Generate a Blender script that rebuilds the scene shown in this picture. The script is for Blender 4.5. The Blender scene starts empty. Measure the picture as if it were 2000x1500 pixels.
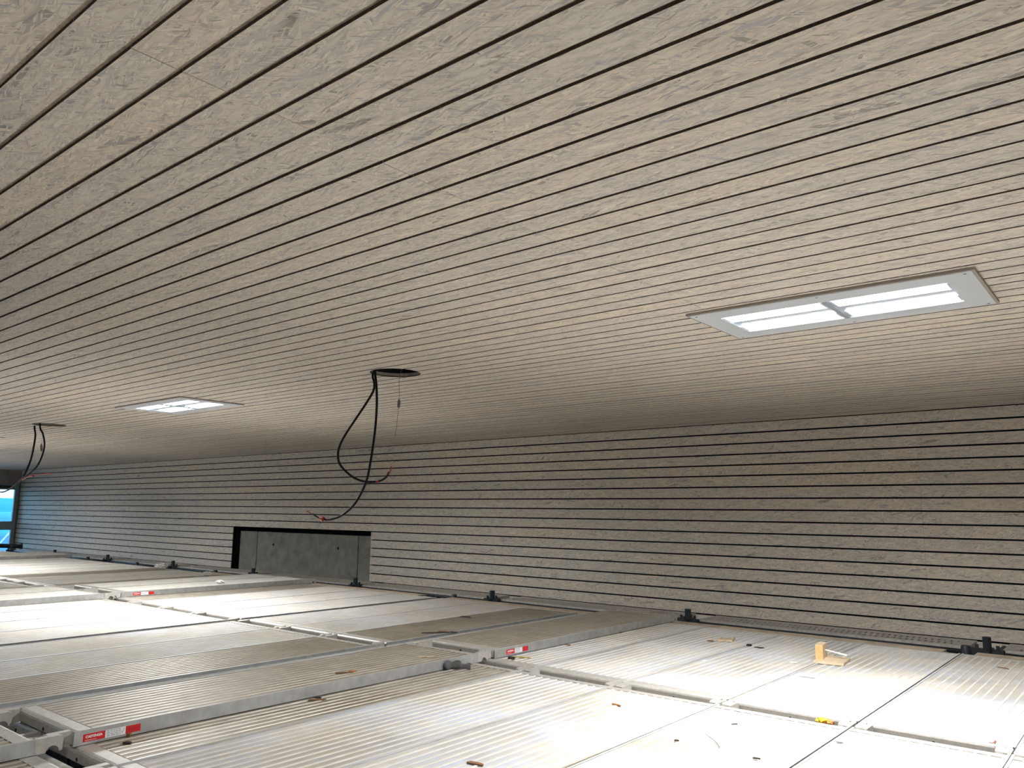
import bpy, bmesh, math, random
from mathutils import Vector, Matrix
random.seed(7)
S = bpy.context.scene
COL = S.collection
ZC = 6.0                       # camera height above the hall floor; all heights below are relative to the camera

# ------------------------------------------------------------------ camera
yaw, pitch, roll, F = 0.688020510, 0.161985150, -0.0102647351, 1528.57
cy, sy, cp, sp, cr, sr = math.cos(yaw), math.sin(yaw), math.cos(pitch), math.sin(pitch), math.cos(roll), math.sin(roll)
fwd = Vector((-sy * cp, cy * cp, sp)); rt = Vector((cy, sy, 0)); dn = fwd.cross(rt)
r2 = cr * rt + sr * dn; d2 = -sr * rt + cr * dn
cam = bpy.data.cameras.new('camera'); camo = bpy.data.objects.new('camera', cam); COL.objects.link(camo)
M = Matrix((r2, -d2, -fwd)).transposed().to_4x4(); M.translation = (0, 0, ZC)
camo.matrix_world = M
cam.sensor_width = 36; cam.lens = F / 2000 * 36; cam.clip_start = 0.02; cam.clip_end = 3000
S.camera = camo

# ------------------------------------------------------------------ world, exposure
S.view_settings.view_transform = 'Standard'; S.view_settings.look = 'None'
S.view_settings.gamma = 1; S.view_settings.use_curve_mapping = False
S.view_settings.exposure = 0.0
LAMP = 9.0         # emission of the lamp lenses as seen
SPREAD = 162
BEAM = 128.0       # watts of the downward beam of each ceiling light
SKY = 6.5          # daylight
w = bpy.data.worlds.new('sky'); S.world = w; w.use_nodes = True
nt = w.node_tree; nt.nodes.clear()
out = nt.nodes.new('ShaderNodeOutputWorld'); bg = nt.nodes.new('ShaderNodeBackground')
tc = nt.nodes.new('ShaderNodeTexCoord'); sx = nt.nodes.new('ShaderNodeSeparateXYZ')
rp = nt.nodes.new('ShaderNodeValToRGB')
rp.color_ramp.elements[0].position = 0.0; rp.color_ramp.elements[0].color = (0.50, 0.76, 1.0, 1)
rp.color_ramp.elements[1].position = 0.6; rp.color_ramp.elements[1].color = (0.20, 0.48, 1.0, 1)
nt.links.new(tc.outputs['Generated'], sx.inputs[0]); nt.links.new(sx.outputs['Z'], rp.inputs[0])
nt.links.new(rp.outputs[0], bg.inputs[0]); bg.inputs[1].default_value = SKY
nt.links.new(bg.outputs[0], out.inputs[0])

# ------------------------------------------------------------------ helpers
def link(o, parent=None):
    COL.objects.link(o)
    if parent is not None: o.parent = parent
    return o
def tag(o, label=None, cat=None, group=None, kind=None):
    if label: o['label'] = label
    if cat: o['category'] = cat
    if group: o['group'] = group
    if kind: o['kind'] = kind
    return o
def empty(name, loc=(0, 0, 0), rz=0.0):
    o = bpy.data.objects.new(name, None); o.location = loc; o.rotation_euler = (0, 0, rz); o.empty_display_size = 0.1
    return link(o)
def mesh(name, verts, faces, mats, mi=None, smooth=False):
    me = bpy.data.meshes.new(name); me.from_pydata(verts, [], faces)
    for m in (mats if isinstance(mats, (list, tuple)) else [mats]): me.materials.append(m)
    if mi:
        for p, i in zip(me.polygons, mi): p.material_index = i
    if smooth:
        for p in me.polygons: p.use_smooth = True
    me.update(); return me
class MB:
    def __init__(s): s.v = []; s.f = []; s.m = []
    def box(s, a, b, m=0, mside=None):
        n = len(s.v); (x0, y0, z0), (x1, y1, z1) = a, b
        s.v += [(x0, y0, z0), (x1, y0, z0), (x1, y1, z0), (x0, y1, z0), (x0, y0, z1), (x1, y0, z1), (x1, y1, z1), (x0, y1, z1)]
        s.f += [(n, n+3, n+2, n+1), (n+4, n+5, n+6, n+7), (n, n+1, n+5, n+4), (n+1, n+2, n+6, n+5), (n+2, n+3, n+7, n+6), (n+3, n, n+4, n+7)]
        ms = m if mside is None else mside
        s.m += [m, m, ms, ms, ms, ms]; return s
    def prism(s, poly, axis, a, b, m=0):
        # poly: 2D points; axis 'x': (y,z) extruded in x, 'y': (x,z) in y, 'z': (x,y) in z
        n = len(s.v); k = len(poly)
        for t in (a, b):
            for p, q in poly:
                s.v.append({'x': (t, p, q), 'y': (p, t, q), 'z': (p, q, t)}[axis])
        s.f.append(tuple(range(n, n+k))); s.f.append(tuple(range(n+2*k-1, n+k-1, -1)))
        for i in range(k): s.f.append((n+i, n+(i+1) % k, n+k+(i+1) % k, n+k+i))
        s.m += [m]*(k+2); return s
    def tube(s, pts, r, n=10, m=0, cap=True):
        pts = [Vector(p) for p in pts]; base = len(s.v); up = None
        for i, p in enumerate(pts):
            d = (pts[min(i+1, len(pts)-1)] - pts[max(i-1, 0)]).normalized()
            if up is None: up = d.orthogonal().normalized()
            up = (up - d * up.dot(d)).normalized(); sd = d.cross(up)
            rr = r[i] if isinstance(r, (list, tuple)) else r
            for j in range(n):
                a = 2*math.pi*j/n; s.v.append(tuple(p + rr*(math.cos(a)*up + math.sin(a)*sd)))
        for i in range(len(pts)-1):
            for j in range(n):
                a = base+i*n+j; b = base+i*n+(j+1) % n
                s.f.append((a, b, b+n, a+n)); s.m.append(m)
        if cap:
            s.f.append(tuple(base+n-1-j for j in range(n))); s.m.append(m)
            e = base+(len(pts)-1)*n; s.f.append(tuple(e+j for j in range(n))); s.m.append(m)
        return s
    def me(s, name, mats, smooth=False):
        me = mesh(name, s.v, s.f, mats, s.m, smooth)
        bm = bmesh.new(); bm.from_mesh(me); bmesh.ops.recalc_face_normals(bm, faces=bm.faces); bm.to_mesh(me); bm.free()
        return me
    def obj(s, name, mats, parent=None, smooth=False, loc=None):
        o = bpy.data.objects.new(name, s.me(name, mats, smooth))
        if loc: o.location = loc
        return link(o, parent)
def copy_of(o, parent, loc=None, rot=None):
    c = o.copy(); link(c, parent)
    if loc is not None: c.location = loc
    if rot is not None: c.rotation_euler = rot
    return c
def autosmooth(o, ang=0.6):
    me = o.data
    for p in me.polygons: p.use_smooth = True
    try: me.set_sharp_from_angle(angle=ang)
    except Exception: pass

# ------------------------------------------------------------------ materials
def newmat(name):
    m = bpy.data.materials.new(name); m.use_nodes = True
    return m, m.node_tree, m.node_tree.nodes['Principled BSDF']
def N(nt, t, **kw):
    n = nt.nodes.new(t)
    for k, v in kw.items(): setattr(n, k, v)
    return n
def plain(name, col, rough=0.6, metal=0.0, noise=0.0, nscale=20, spec=0.5, bump=0.0):
    m, nt, b = newmat(name)
    b.inputs['Roughness'].default_value = rough; b.inputs['Metallic'].default_value = metal
    b.inputs['Specular IOR Level'].default_value = spec
    if noise > 0:
        t = N(nt, 'ShaderNodeTexCoord'); z = N(nt, 'ShaderNodeTexNoise'); z.inputs['Scale'].default_value = nscale; z.inputs['Detail'].default_value = 5
        r = N(nt, 'ShaderNodeValToRGB')
        r.color_ramp.elements[0].position = 0.3; r.color_ramp.elements[1].position = 0.7
        r.color_ramp.elements[0].color = tuple(c*(1-noise) for c in col)+(1,); r.color_ramp.elements[1].color = tuple(min(1, c*(1+noise)) for c in col)+(1,)
        nt.links.new(t.outputs['Object'], z.inputs['Vector']); nt.links.new(z.outputs['Fac'], r.inputs[0]); nt.links.new(r.outputs[0], b.inputs['Base Color'])
        if bump:
            bp = N(nt, 'ShaderNodeBump'); bp.inputs['Strength'].default_value = bump; bp.inputs['Distance'].default_value = 0.002
            nt.links.new(z.outputs['Fac'], bp.inputs['Height']); nt.links.new(bp.outputs[0], b.inputs['Normal'])
    else: b.inputs['Base Color'].default_value = tuple(col)+(1,)
    return m

def osb(name, gain=1.0):
    """whitewashed strand board: layers of long chips, each chip with its own tone and direction"""
    m, nt, b = newmat(name); L = nt.links.new
    t = N(nt, 'ShaderNodeTexCoord'); oi = N(nt, 'ShaderNodeObjectInfo')
    off = N(nt, 'ShaderNodeVectorMath', operation='SCALE'); off.inputs[0].default_value = (37.0, 91.0, 13.0); L(oi.outputs['Random'], off.inputs['Scale'])
    base = N(nt, 'ShaderNodeVectorMath', operation='ADD'); L(t.outputs['Object'], base.inputs[0]); L(off.outputs[0], base.inputs[1])
    # slight warping so that chip outlines are irregular
    wn = N(nt, 'ShaderNodeTexNoise'); wn.inputs['Scale'].default_value = 14; wn.inputs['Detail'].default_value = 4; L(base.outputs[0], wn.inputs['Vector'])
    ws = N(nt, 'ShaderNodeVectorMath', operation='MULTIPLY_ADD'); ws.inputs[1].default_value = (.020, .020, .020); L(wn.outputs['Color'], ws.inputs[0]); L(base.outputs[0], ws.inputs[2])
    cur = None; hgt = None
    layers = [(0.0, 14, 70, 1.0), (0.5, 26, 130, .5), (-0.45, 24, 140, .5), (0.95, 20, 110, .35), (0.30, 11, 62, .40), (-0.33, 12, 66, .36), (-1.0, 14, 80, .22), (0.08, 10, 95, .38), (-.14, 8, 52, .20), (0.22, 30, 260, .22), (-0.6, 34, 300, .16)]
    for i, (ang, sl, sw, cover) in enumerate(layers):
        mp = N(nt, 'ShaderNodeMapping'); mp.vector_type = 'TEXTURE' if False else 'POINT'
        rot = N(nt, 'ShaderNodeVectorRotate', rotation_type='Z_AXIS'); rot.inputs['Angle'].default_value = ang
        L(ws.outputs[0], rot.inputs['Vector'])  # direction of this layer
        sc = N(nt, 'ShaderNodeVectorMath', operation='MULTIPLY'); sc.inputs[1].default_value = (sl, sw, 1.0); L(rot.outputs[0], sc.inputs[0])
        ad = N(nt, 'ShaderNodeVectorMath', operation='ADD'); ad.inputs[1].default_value = (i*7.3, i*3.1, i*5.7); L(sc.outputs[0], ad.inputs[0])
        vo = N(nt, 'ShaderNodeTexVoronoi', voronoi_dimensions='2D'); vo.inputs['Scale'].default_value = 1.0; vo.inputs['Randomness'].default_value = 1.0
        L(ad.outputs[0], vo.inputs['Vector'])
        sep = N(nt, 'ShaderNodeSeparateColor'); L(vo.outputs['Color'], sep.inputs[0])
        rp = N(nt, 'ShaderNodeValToRGB'); cr_ = rp.color_ramp; cr_.interpolation = 'LINEAR'
        tones = [(0.0, (.25, .22, .18)), (.05, (.36, .355, .36)), (.12, (.44, .415, .38)), (.40, (.53, .49, .415)), (.70, (.585, .55, .465)), (.84, (.54, .465, .405)), (1.0, (.65, .61, .52))]
        cr_.elements[0].position = 0; cr_.elements[0].color = tuple(c*gain for c in tones[0][1])+(1,)
        cr_.elements[1].position = 1; cr_.elements[1].color = tuple(c*gain for c in tones[-1][1])+(1,)
        for p, c in tones[1:-1]:
            e = cr_.elements.new(p); e.color = tuple(k*gain for k in c)+(1,)
        L(sep.outputs[0], rp.inputs[0])
        # thin darker rim round each chip, its shadow line put into the colour
        rim = N(nt, 'ShaderNodeMapRange'); rim.inputs['From Min'].default_value = .38; rim.inputs['From Max'].default_value = .75
        rim.inputs['To Min'].default_value = 1.0; rim.inputs['To Max'].default_value = .72; L(vo.outputs['Distance'], rim.inputs[0])
        mul = N(nt, 'ShaderNodeMix', data_type='RGBA', blend_type='MULTIPLY'); mul.inputs[0].default_value = 1
        L(rp.outputs[0], mul.inputs[6]); L(rim.outputs[0], mul.inputs[7])
        if cur is None: cur = mul.outputs[2]; hgt = sep.outputs[1]
        else:
            th = N(nt, 'ShaderNodeMath', operation='LESS_THAN'); th.inputs[1].default_value = cover; L(sep.outputs[2], th.inputs[0])
            mx = N(nt, 'ShaderNodeMix', data_type='RGBA'); L(th.outputs[0], mx.inputs[0]); L(cur, mx.inputs[6]); L(mul.outputs[2], mx.inputs[7]); cur = mx.outputs[2]
            mh = N(nt, 'ShaderNodeMix', data_type='FLOAT'); L(th.outputs[0], mh.inputs[0]); L(hgt, mh.inputs[2]); L(sep.outputs[1], mh.inputs[3]); hgt = mh.outputs[0]
    # per-board tint (some warmer, some greyer)
    tint = N(nt, 'ShaderNodeValToRGB'); tint.color_ramp.elements[0].color = (.94, .92, .90, 1); tint.color_ramp.elements[1].color = (1.06, 1.0, .93, 1)
    e = tint.color_ramp.elements.new(.5); e.color = (.99, .965, .95, 1)
    L(oi.outputs['Random'], tint.inputs[0])
    mt = N(nt, 'ShaderNodeMix', data_type='RGBA', blend_type='MULTIPLY'); mt.inputs[0].default_value = 1; L(cur, mt.inputs[6]); L(tint.outputs[0], mt.inputs[7])
    # whitewash glaze softens the contrast
    gl = N(nt, 'ShaderNodeMix', data_type='RGBA'); gl.inputs[0].default_value = .12; gl.inputs[7].default_value = (.52*gain, .49*gain, .43*gain, 1); L(mt.outputs[2], gl.inputs[6])
    L(gl.outputs[2], b.inputs['Base Color'])
    b.inputs['Roughness'].default_value = .62; b.inputs['Specular IOR Level'].default_value = .35
    bp = N(nt, 'ShaderNodeBump'); bp.inputs['Strength'].default_value = .35; bp.inputs['Distance'].default_value = .0012
    L(hgt, bp.inputs['Height']); L(bp.outputs[0], b.inputs['Normal'])
    return m
OSB = osb('osb_face', 1.45)
EDGE = plain('osb_raw_edge', (.10, .078, .056), .8, noise=.35, nscale=90)
GROOVE = plain('raw_groove_bottom', (.52, .42, .31), .9, noise=.3, nscale=60)
TRIMW = plain('cut_board_edge', (.34, .30, .25), .8)
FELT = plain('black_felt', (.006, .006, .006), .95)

def deckmat(name, c0=(.53, .56, .63), c1=(.57, .535, .475), met=.22, rough=(.62, .80)):
    m, nt, b = newmat(name); L = nt.links.new
    t = N(nt, 'ShaderNodeTexCoord'); oi = N(nt, 'ShaderNodeObjectInfo')
    off = N(nt, 'ShaderNodeVectorMath', operation='SCALE'); off.inputs[0].default_value = (17.0, 43.0, 5.0); L(oi.outputs['Random'], off.inputs['Scale'])
    base = N(nt, 'ShaderNodeVectorMath', operation='ADD'); L(t.outputs['Object'], base.inputs[0]); L(off.outputs[0], base.inputs[1])
    st = N(nt, 'ShaderNodeVectorMath', operation='MULTIPLY'); st.inputs[1].default_value = (26, 5, 1); L(base.outputs[0], st.inputs[0])
    n1 = N(nt, 'ShaderNodeTexNoise'); n1.inputs['Scale'].default_value = 1; n1.inputs['Detail'].default_value = 6; n1.inputs['Roughness'].default_value = .65; L(st.outputs[0], n1.inputs['Vector'])
    n2 = N(nt, 'ShaderNodeTexNoise'); n2.inputs['Scale'].default_value = 2.3; n2.inputs['Detail'].default_value = 5; L(base.outputs[0], n2.inputs['Vector'])
    n3 = N(nt, 'ShaderNodeTexNoise'); n3.inputs['Scale'].default_value = 60; n3.inputs['Detail'].default_value = 3; L(base.outputs[0], n3.inputs['Vector'])
    a = N(nt, 'ShaderNodeMath', operation='MULTIPLY_ADD'); a.inputs[1].default_value = .6; L(n1.outputs['Fac'], a.inputs[0])
    h = N(nt, 'ShaderNodeMath', operation='MULTIPLY'); h.inputs[1].default_value = .55; L(n2.outputs['Fac'], h.inputs[0]); L(h.outputs[0], a.inputs[2])
    r = N(nt, 'ShaderNodeValToRGB'); r.color_ramp.elements[0].position = .50; r.color_ramp.elements[1].position = .66
    r.color_ramp.elements[0].color = c0+(1,); r.color_ramp.elements[1].color = c1+(1,)
    L(a.outputs[0], r.inputs[0])
    n4 = N(nt, 'ShaderNodeTexNoise'); n4.inputs['Scale'].default_value = 1.1; n4.inputs['Detail'].default_value = 7; n4.inputs['Roughness'].default_value = .62; L(base.outputs[0], n4.inputs['Vector'])
    dr = N(nt, 'ShaderNodeValToRGB'); dr.color_ramp.elements[0].position = .38; dr.color_ramp.elements[1].position = .60
    dr.color_ramp.elements[0].color = (.72, .67, .58, 1); dr.color_ramp.elements[1].color = (1.04, 1.04, 1.04, 1); L(n4.outputs['Fac'], dr.inputs[0])
    dm = N(nt, 'ShaderNodeMix', data_type='RGBA', blend_type='MULTIPLY'); dm.inputs[0].default_value = 1; L(r.outputs[0], dm.inputs[6]); L(dr.outputs[0], dm.inputs[7]); L(dm.outputs[2], b.inputs['Base Color'])
    rr = N(nt, 'ShaderNodeMapRange'); rr.inputs['From Min'].default_value = .35; rr.inputs['From Max'].default_value = .75; rr.inputs['To Min'].default_value = rough[0]; rr.inputs['To Max'].default_value = rough[1]
    L(a.outputs[0], rr.inputs[0]); L(rr.outputs[0], b.inputs['Roughness'])
    mm = N(nt, 'ShaderNodeMapRange'); mm.inputs['From Min'].default_value = .42; mm.inputs['From Max'].default_value = .70; mm.inputs['To Min'].default_value = met; mm.inputs['To Max'].default_value = .0
    L(a.outputs[0], mm.inputs[0]); L(mm.outputs[0], b.inputs['Metallic'])
    bp = N(nt, 'ShaderNodeBump'); bp.inputs['Strength'].default_value = .25; bp.inputs['Distance'].default_value = .0015
    L(n3.outputs['Fac'], bp.inputs['Height']); L(bp.outputs[0], b.inputs['Normal'])
    return m
DECK = deckmat('dusty_ribbed_aluminium')
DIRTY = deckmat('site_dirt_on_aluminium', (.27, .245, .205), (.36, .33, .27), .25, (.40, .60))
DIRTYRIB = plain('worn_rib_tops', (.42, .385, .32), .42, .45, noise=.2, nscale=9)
DUST = plain('dusty_rib_tops', (.58, .555, .50), .9, .0, noise=.12, nscale=9)
ALU = plain('bare_aluminium', (.52, .53, .53), .42, .75, noise=.18, nscale=14)
CAST = plain('worn_cast_aluminium', (.47, .45, .41), .5, .3, noise=.12, nscale=40)
STEEL = plain('galvanised_steel', (.50, .47, .43), .55, .3, noise=.2, nscale=30)
DARKST = plain('dark_grey_scaffold_tube', (.028, .034, .040), .5, .3, noise=.3, nscale=40)
BATTEN = plain('brown_timber', (.42, .34, .25), .75, noise=.3, nscale=12)
PINE = plain('pine', (.60, .48, .32), .6, noise=.12, nscale=25)
PINEEND = plain('pine_end_grain', (.66, .40, .17), .7, noise=.15, nscale=60)
WHITEMET = plain('white_powder_coat', (.72, .75, .78), .35)
TRAY = plain('satin_reflector', (.68, .72, .78), .3, .2)
RED = plain('red_print', (.55, .015, .02), .4)
WHITE = plain('white_print', (.80, .80, .80), .45)
GREYPR = plain('grey_print', (.33, .36, .38), .5)
BLACKCAB = plain('black_cable_sheath', (.008, .008, .009), .6, spec=.2)
REDCAB = plain('red_wire', (.42, .03, .02), .45)
WIRE = plain('thin_steel_wire', (.20, .18, .16), .4, .8)
CONC = plain('board_marked_concrete', (.26, .245, .21), .85, noise=.22, nscale=6)
CONC2 = plain('grey_brown_render', (.27, .235, .20), .85, noise=.15, nscale=5)
FRAME = plain('grey_green_window_frame', (.24, .28, .27), .45)
YEL = plain('yellow_foam', (.85, .42, .02), .7, noise=.2, nscale=60)
DARKW = plain('dark_wood_sliver', (.03, .024, .02), .8)
BROWNCH = plain('brown_wood_chip', (.22, .11, .05), .8)
PALECH = plain('pale_wood_chip', (.55, .42, .27), .8, noise=.3, nscale=90)
ORCH = plain('orange_wood_chip', (.42, .17, .04), .8)
WHITESC = plain('white_scrap', (.8, .8, .78), .6)
FLOORM = plain('hall_screed', (.10, .10, .10), .8, noise=.1, nscale=1)
BOLTM = plain('zinc_plated_steel', (.22, .23, .25), .35, .8)
PLAST = plain('blue_plastic_end', (.05, .06, .07), .4)

def emis(name, col, s):
    m, nt, b = newmat(name); nt.nodes.remove(b); e = N(nt, 'ShaderNodeEmission'); e.inputs[0].default_value = col+(1,); e.inputs[1].default_value = s
    nt.links.new(e.outputs[0], nt.nodes['Material Output'].inputs[0]); return m
LENS = emis('lit_led_lens', (.86, .94, 1.0), LAMP)
def glassmat():
    m, nt, b = newmat('window_glass'); nt.nodes.remove(b)
    tr = N(nt, 'ShaderNodeBsdfTransparent'); tr.inputs[0].default_value = (.80, .95, .98, 1)
    g = N(nt, 'ShaderNodeBsdfGlossy'); g.inputs['Roughness'].default_value = .02
    fr = N(nt, 'ShaderNodeFresnel'); mx = N(nt, 'ShaderNodeMixShader')
    nt.links.new(fr.outputs[0], mx.inputs[0]); nt.links.new(tr.outputs[0], mx.inputs[1]); nt.links.new(g.outputs[0], mx.inputs[2])
    nt.links.new(mx.outputs[0], nt.nodes['Material Output'].inputs[0]); return m
GLASS = glassmat()

# ------------------------------------------------------------------ measured layout (metres, camera at the origin)
XL, XR, YW, YB = -24.3, 9.0, 8.244, -9.0
CEIL_L = [.559, .679, .798, .922, 1.046, 1.166, 1.288, 1.409, 1.531, 1.653, 1.778, 1.901, 2.025, 2.146, 2.267, 2.391, 2.512, 2.634, 2.756, 2.878, 3.006, 3.128, 3.256, 3.384, 3.510]
y = CEIL_L[-1]; nrest = 38; stp = (YW - y) / nrest
for i in range(1, nrest + 1): CEIL_L.append(y + stp * i)
CEIL_L = [.559 - .1213 * k for k in range(77, 0, -1)] + CEIL_L
WALL_L = [1.0, .882, .767, .650, .533, .417, .294, .171, .047, -.077, -.201, -.327, -.453, -.578, -.705, -.833, -.962, -1.090, -1.218, -1.346, -1.474]
SEG = 3.2625
SEAM_W = [-24.3] + [-21.325 + SEG * i for i in range(9)]
SEAM_W = [-24.3, -21.31, -18.05, -14.79, -11.53, -8.28, -5.01, -1.75, 1.51, 4.77, 9.0]
SEAM_C = [-24.3, -21.22, -17.96, -14.70, -11.44, -8.18, -4.92, -1.66, 1.60, 4.86, 9.0]
T = .009; TW = .012; GAP = .0135
LIGHTS = [(-1.134, 3.868), (-7.375, 3.815)]
HOLES = [(-4.265, 3.835), (-10.49, 3.80)]
HR = .185

# ------------------------------------------------------------------ ceiling: black felt + boards
def plate_with_holes(name, x0, x1, y0, y1, z, holes, mat, parent, thick):
    """flat sheet made of quads around octagonal/round cut-outs"""
    bm = bmesh.new()
    vs = [bm.verts.new(p) for p in ((x0, y0, z), (x1, y0, z), (x1, y1, z), (x0, y1, z))]
    edges = [bm.edges.new((vs[i], vs[(i+1) % 4])) for i in range(4)]
    for cx, cy_, r, n in holes:
        hv = [bm.verts.new((cx + r*math.cos(2*math.pi*j/n), cy_ + r*math.sin(2*math.pi*j/n), z)) for j in range(n)]
        edges += [bm.edges.new((hv[j], hv[(j+1) % n])) for j in range(n)]
    g = bmesh.ops.triangle_fill(bm, use_beauty=True, use_dissolve=False, edges=edges)
    kill = []
    for f in bm.faces:
        c = f.calc_center_median()
        if any((c.x-cx)**2 + (c.y-cy_)**2 < (r*.995)**2*math.cos(math.pi/n)**2 and all(((v.co.x-cx)**2+(v.co.y-cy_)**2) < (r*1.01)**2 for v in f.verts) for cx, cy_, r, n in holes): kill.append(f)
    bmesh.ops.delete(bm, geom=kill, context='FACES')
    ex = bmesh.ops.extrude_face_region(bm, geom=bm.faces[:])
    for v in [e for e in ex['geom'] if isinstance(e, bmesh.types.BMVert)]: v.co.z += thick
    bmesh.ops.recalc_face_normals(bm, faces=bm.faces)
    me = bpy.data.meshes.new(name); bm.to_mesh(me); bm.free(); me.materials.append(mat)
    o = bpy.data.objects.new(name, me); return link(o, parent)
ceiling = plate_with_holes('ceiling', XL-.2, XR, YB, YW+.3, 1.0 + T + .001, [(hx, hy, HR+.008, 24) for hx, hy in HOLES], GROOVE, None, .01)
tag(ceiling, 'whitewashed strand board ceiling of long parallel boards with dark gaps', 'ceiling', kind='structure')

def board_mesh(L, wd, th=None):
    m = MB(); m.box((0, -wd/2, 0), (L, wd/2, T if th is None else th)); me = m.me('board', [OSB, EDGE])
    for p in me.polygons:
        if abs(p.normal.y) > .5: p.material_index = 1
    return me
cache = {}
def bmesh_for(L, wd, th=None):
    k = (round(L, 4), round(wd, 4), th)
    if k not in cache: cache[k] = board_mesh(L, wd, th)
    return cache[k]
def clip_board(x0, x1, y0, y1, hx, hy, r):
    """board rectangle minus a circle -> list of polygons (x,y)"""
    polys = []
    n = 14
    ys = [y0 + (y1-y0)*i/n for i in range(n+1)]
    def half(yv):
        d = r*r - (yv-hy)**2
        return math.sqrt(d) if d > 0 else 0
    left = [(x0, y0)] + [(hx - half(yv), yv) for yv in ys] + [(x0, y1)]
    right = [(x1, y1)] + [(hx + half(yv), yv) for yv in reversed(ys)] + [(x1, y0)]
    return [left, right]
pieces = []
for k in range(len(CEIL_L)-1):
    ya, yb = CEIL_L[k] + GAP/2, CEIL_L[k+1] - GAP/2
    for s_ in range(len(SEAM_C)-1):
        xa, xb = SEAM_C[s_] + .0008, SEAM_C[s_+1] - .0008
        hit = [(hx, hy, HR) for hx, hy in HOLES if xa < hx < xb and ya < hy + HR and yb > hy - HR]
        ins = [c for c in LIGHTS if c[1]-.27 < ya and yb < c[1]+.27 and xa < c[0] < xb]
        pieces.append((k, xa, xb, ya, yb, hit))
# largest pieces in the photograph first: the nearest ones in front of the camera
def vis(p):
    k, xa, xb, ya, yb, hit = p
    yc = (ya+yb)/2
    if yb < .30 or xa > 5: return -1
    # sample the piece for the point nearest the camera that lies inside the frame
    best = 0
    for i in range(13):
        x = xa + (xb-xa)*i/12
        v = Vector((x, yc, 1.0)); d = v.dot(fwd)
        if d < .1: continue
        u, q = v.dot(r2)/d*F, v.dot(d2)/d*F
        if abs(u) < 1030 and abs(q) < 790: best += (xb-xa)*abs(1.0)/d**3
    return best
pieces.sort(key=vis, reverse=True)
rest = MB(); nsep = 0
for p in pieces:
    k, xa, xb, ya, yb, hit = p
    if hit:
        hx, hy, r = hit[0]; m = MB()
        for poly in clip_board(xa, xb, ya, yb, hx, hy, r): m.prism(poly, 'z', 1.0, 1.0+T)
        o = m.obj('board', [OSB, EDGE], ceiling)
        for q in o.data.polygons:
            if abs(q.normal.z) < .5: q.material_index = 1
        nsep += 1
    elif nsep < 296 and vis(p) > 0:
        o = bpy.data.objects.new('board', bmesh_for(xb-xa, round(yb-ya, 3))); o.location = (xa, (ya+yb)/2, 1.0 + random.uniform(-.0007, .0007)); link(o, ceiling); nsep += 1
    else:
        rest.box((xa, ya, 1.0), (xb, yb, 1.0+T))
o = rest.obj('distant_boards', [OSB, EDGE], ceiling); o['kind'] = 'stuff'
for q in o.data.polygons:
    if abs(q.normal.y) > .5: q.material_index = 1
# black void boxes above the two cut-outs
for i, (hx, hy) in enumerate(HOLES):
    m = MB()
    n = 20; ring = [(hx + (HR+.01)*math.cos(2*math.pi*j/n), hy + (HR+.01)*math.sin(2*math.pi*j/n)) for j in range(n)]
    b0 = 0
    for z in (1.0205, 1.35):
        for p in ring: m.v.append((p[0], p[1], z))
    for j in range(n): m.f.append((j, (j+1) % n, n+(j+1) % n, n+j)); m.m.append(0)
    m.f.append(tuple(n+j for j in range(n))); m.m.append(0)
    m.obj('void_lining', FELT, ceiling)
    m = MB()
    for rr_, z in ((HR+.0015, 1.0095), (HR+.0015, 1.030), (HR+.006, 1.030), (HR+.006, 1.0095)):
        for j in range(24): m.v.append((hx + rr_*math.cos(2*math.pi*j/24), hy + rr_*math.sin(2*math.pi*j/24), z))
    for a in range(4):
        for j in range(24): m.f.append((a*24+j, a*24+(j+1) % 24, ((a+1) % 4)*24+(j+1) % 24, ((a+1) % 4)*24+j)); m.m.append(0)
    m.obj('cut_edge', TRIMW, ceiling)

# ------------------------------------------------------------------ long wall
wb = MB()
RX0, RX1, RZ = -13.52, -9.60, -.333         # the opening with bare concrete behind
wb.box((XL-.2, YW+TW+.02, RZ), (XR, YW+TW+.05, 1.3)).box((XL-.2, YW+TW+.02, -2.2), (RX0, YW+TW+.05, RZ)).box((RX1, YW+TW+.02, -2.2), (XR, YW+TW+.05, RZ))
wall = wb.obj('wall_back', FELT); tag(wall, 'long wall clad in horizontal strand boards with black gaps', 'wall', kind='structure')
for k in range(len(WALL_L)-1):
    za, zb = WALL_L[k+1] + .0078, WALL_L[k] - .0078
    for s_ in range(len(SEAM_W)-1):
        xa, xb = SEAM_W[s_] + .0008, SEAM_W[s_+1] - .0008
        spans = [(xa, xb)]
        if zb < RZ + .02:
            spans = []
            if xa < RX0: spans.append((xa, min(xb, RX0)))
            if xb > RX1: spans.append((max(xa, RX1), xb))
        for a, b in spans:
            if b - a < .05: continue
            if k > 17 and a > -30 and False: continue
            me = bmesh_for(round(b-a, 4), round(zb-za, 3), TW)
            o = bpy.data.objects.new('board', me); o.rotation_euler = (-math.pi/2, 0, 0)
            o.location = (a, YW + random.uniform(0, .0012), (za+zb)/2); link(o, wall)
            o.rotation_euler = (math.pi/2, 0, 0); o.scale = (1, 1, -1)
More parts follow.
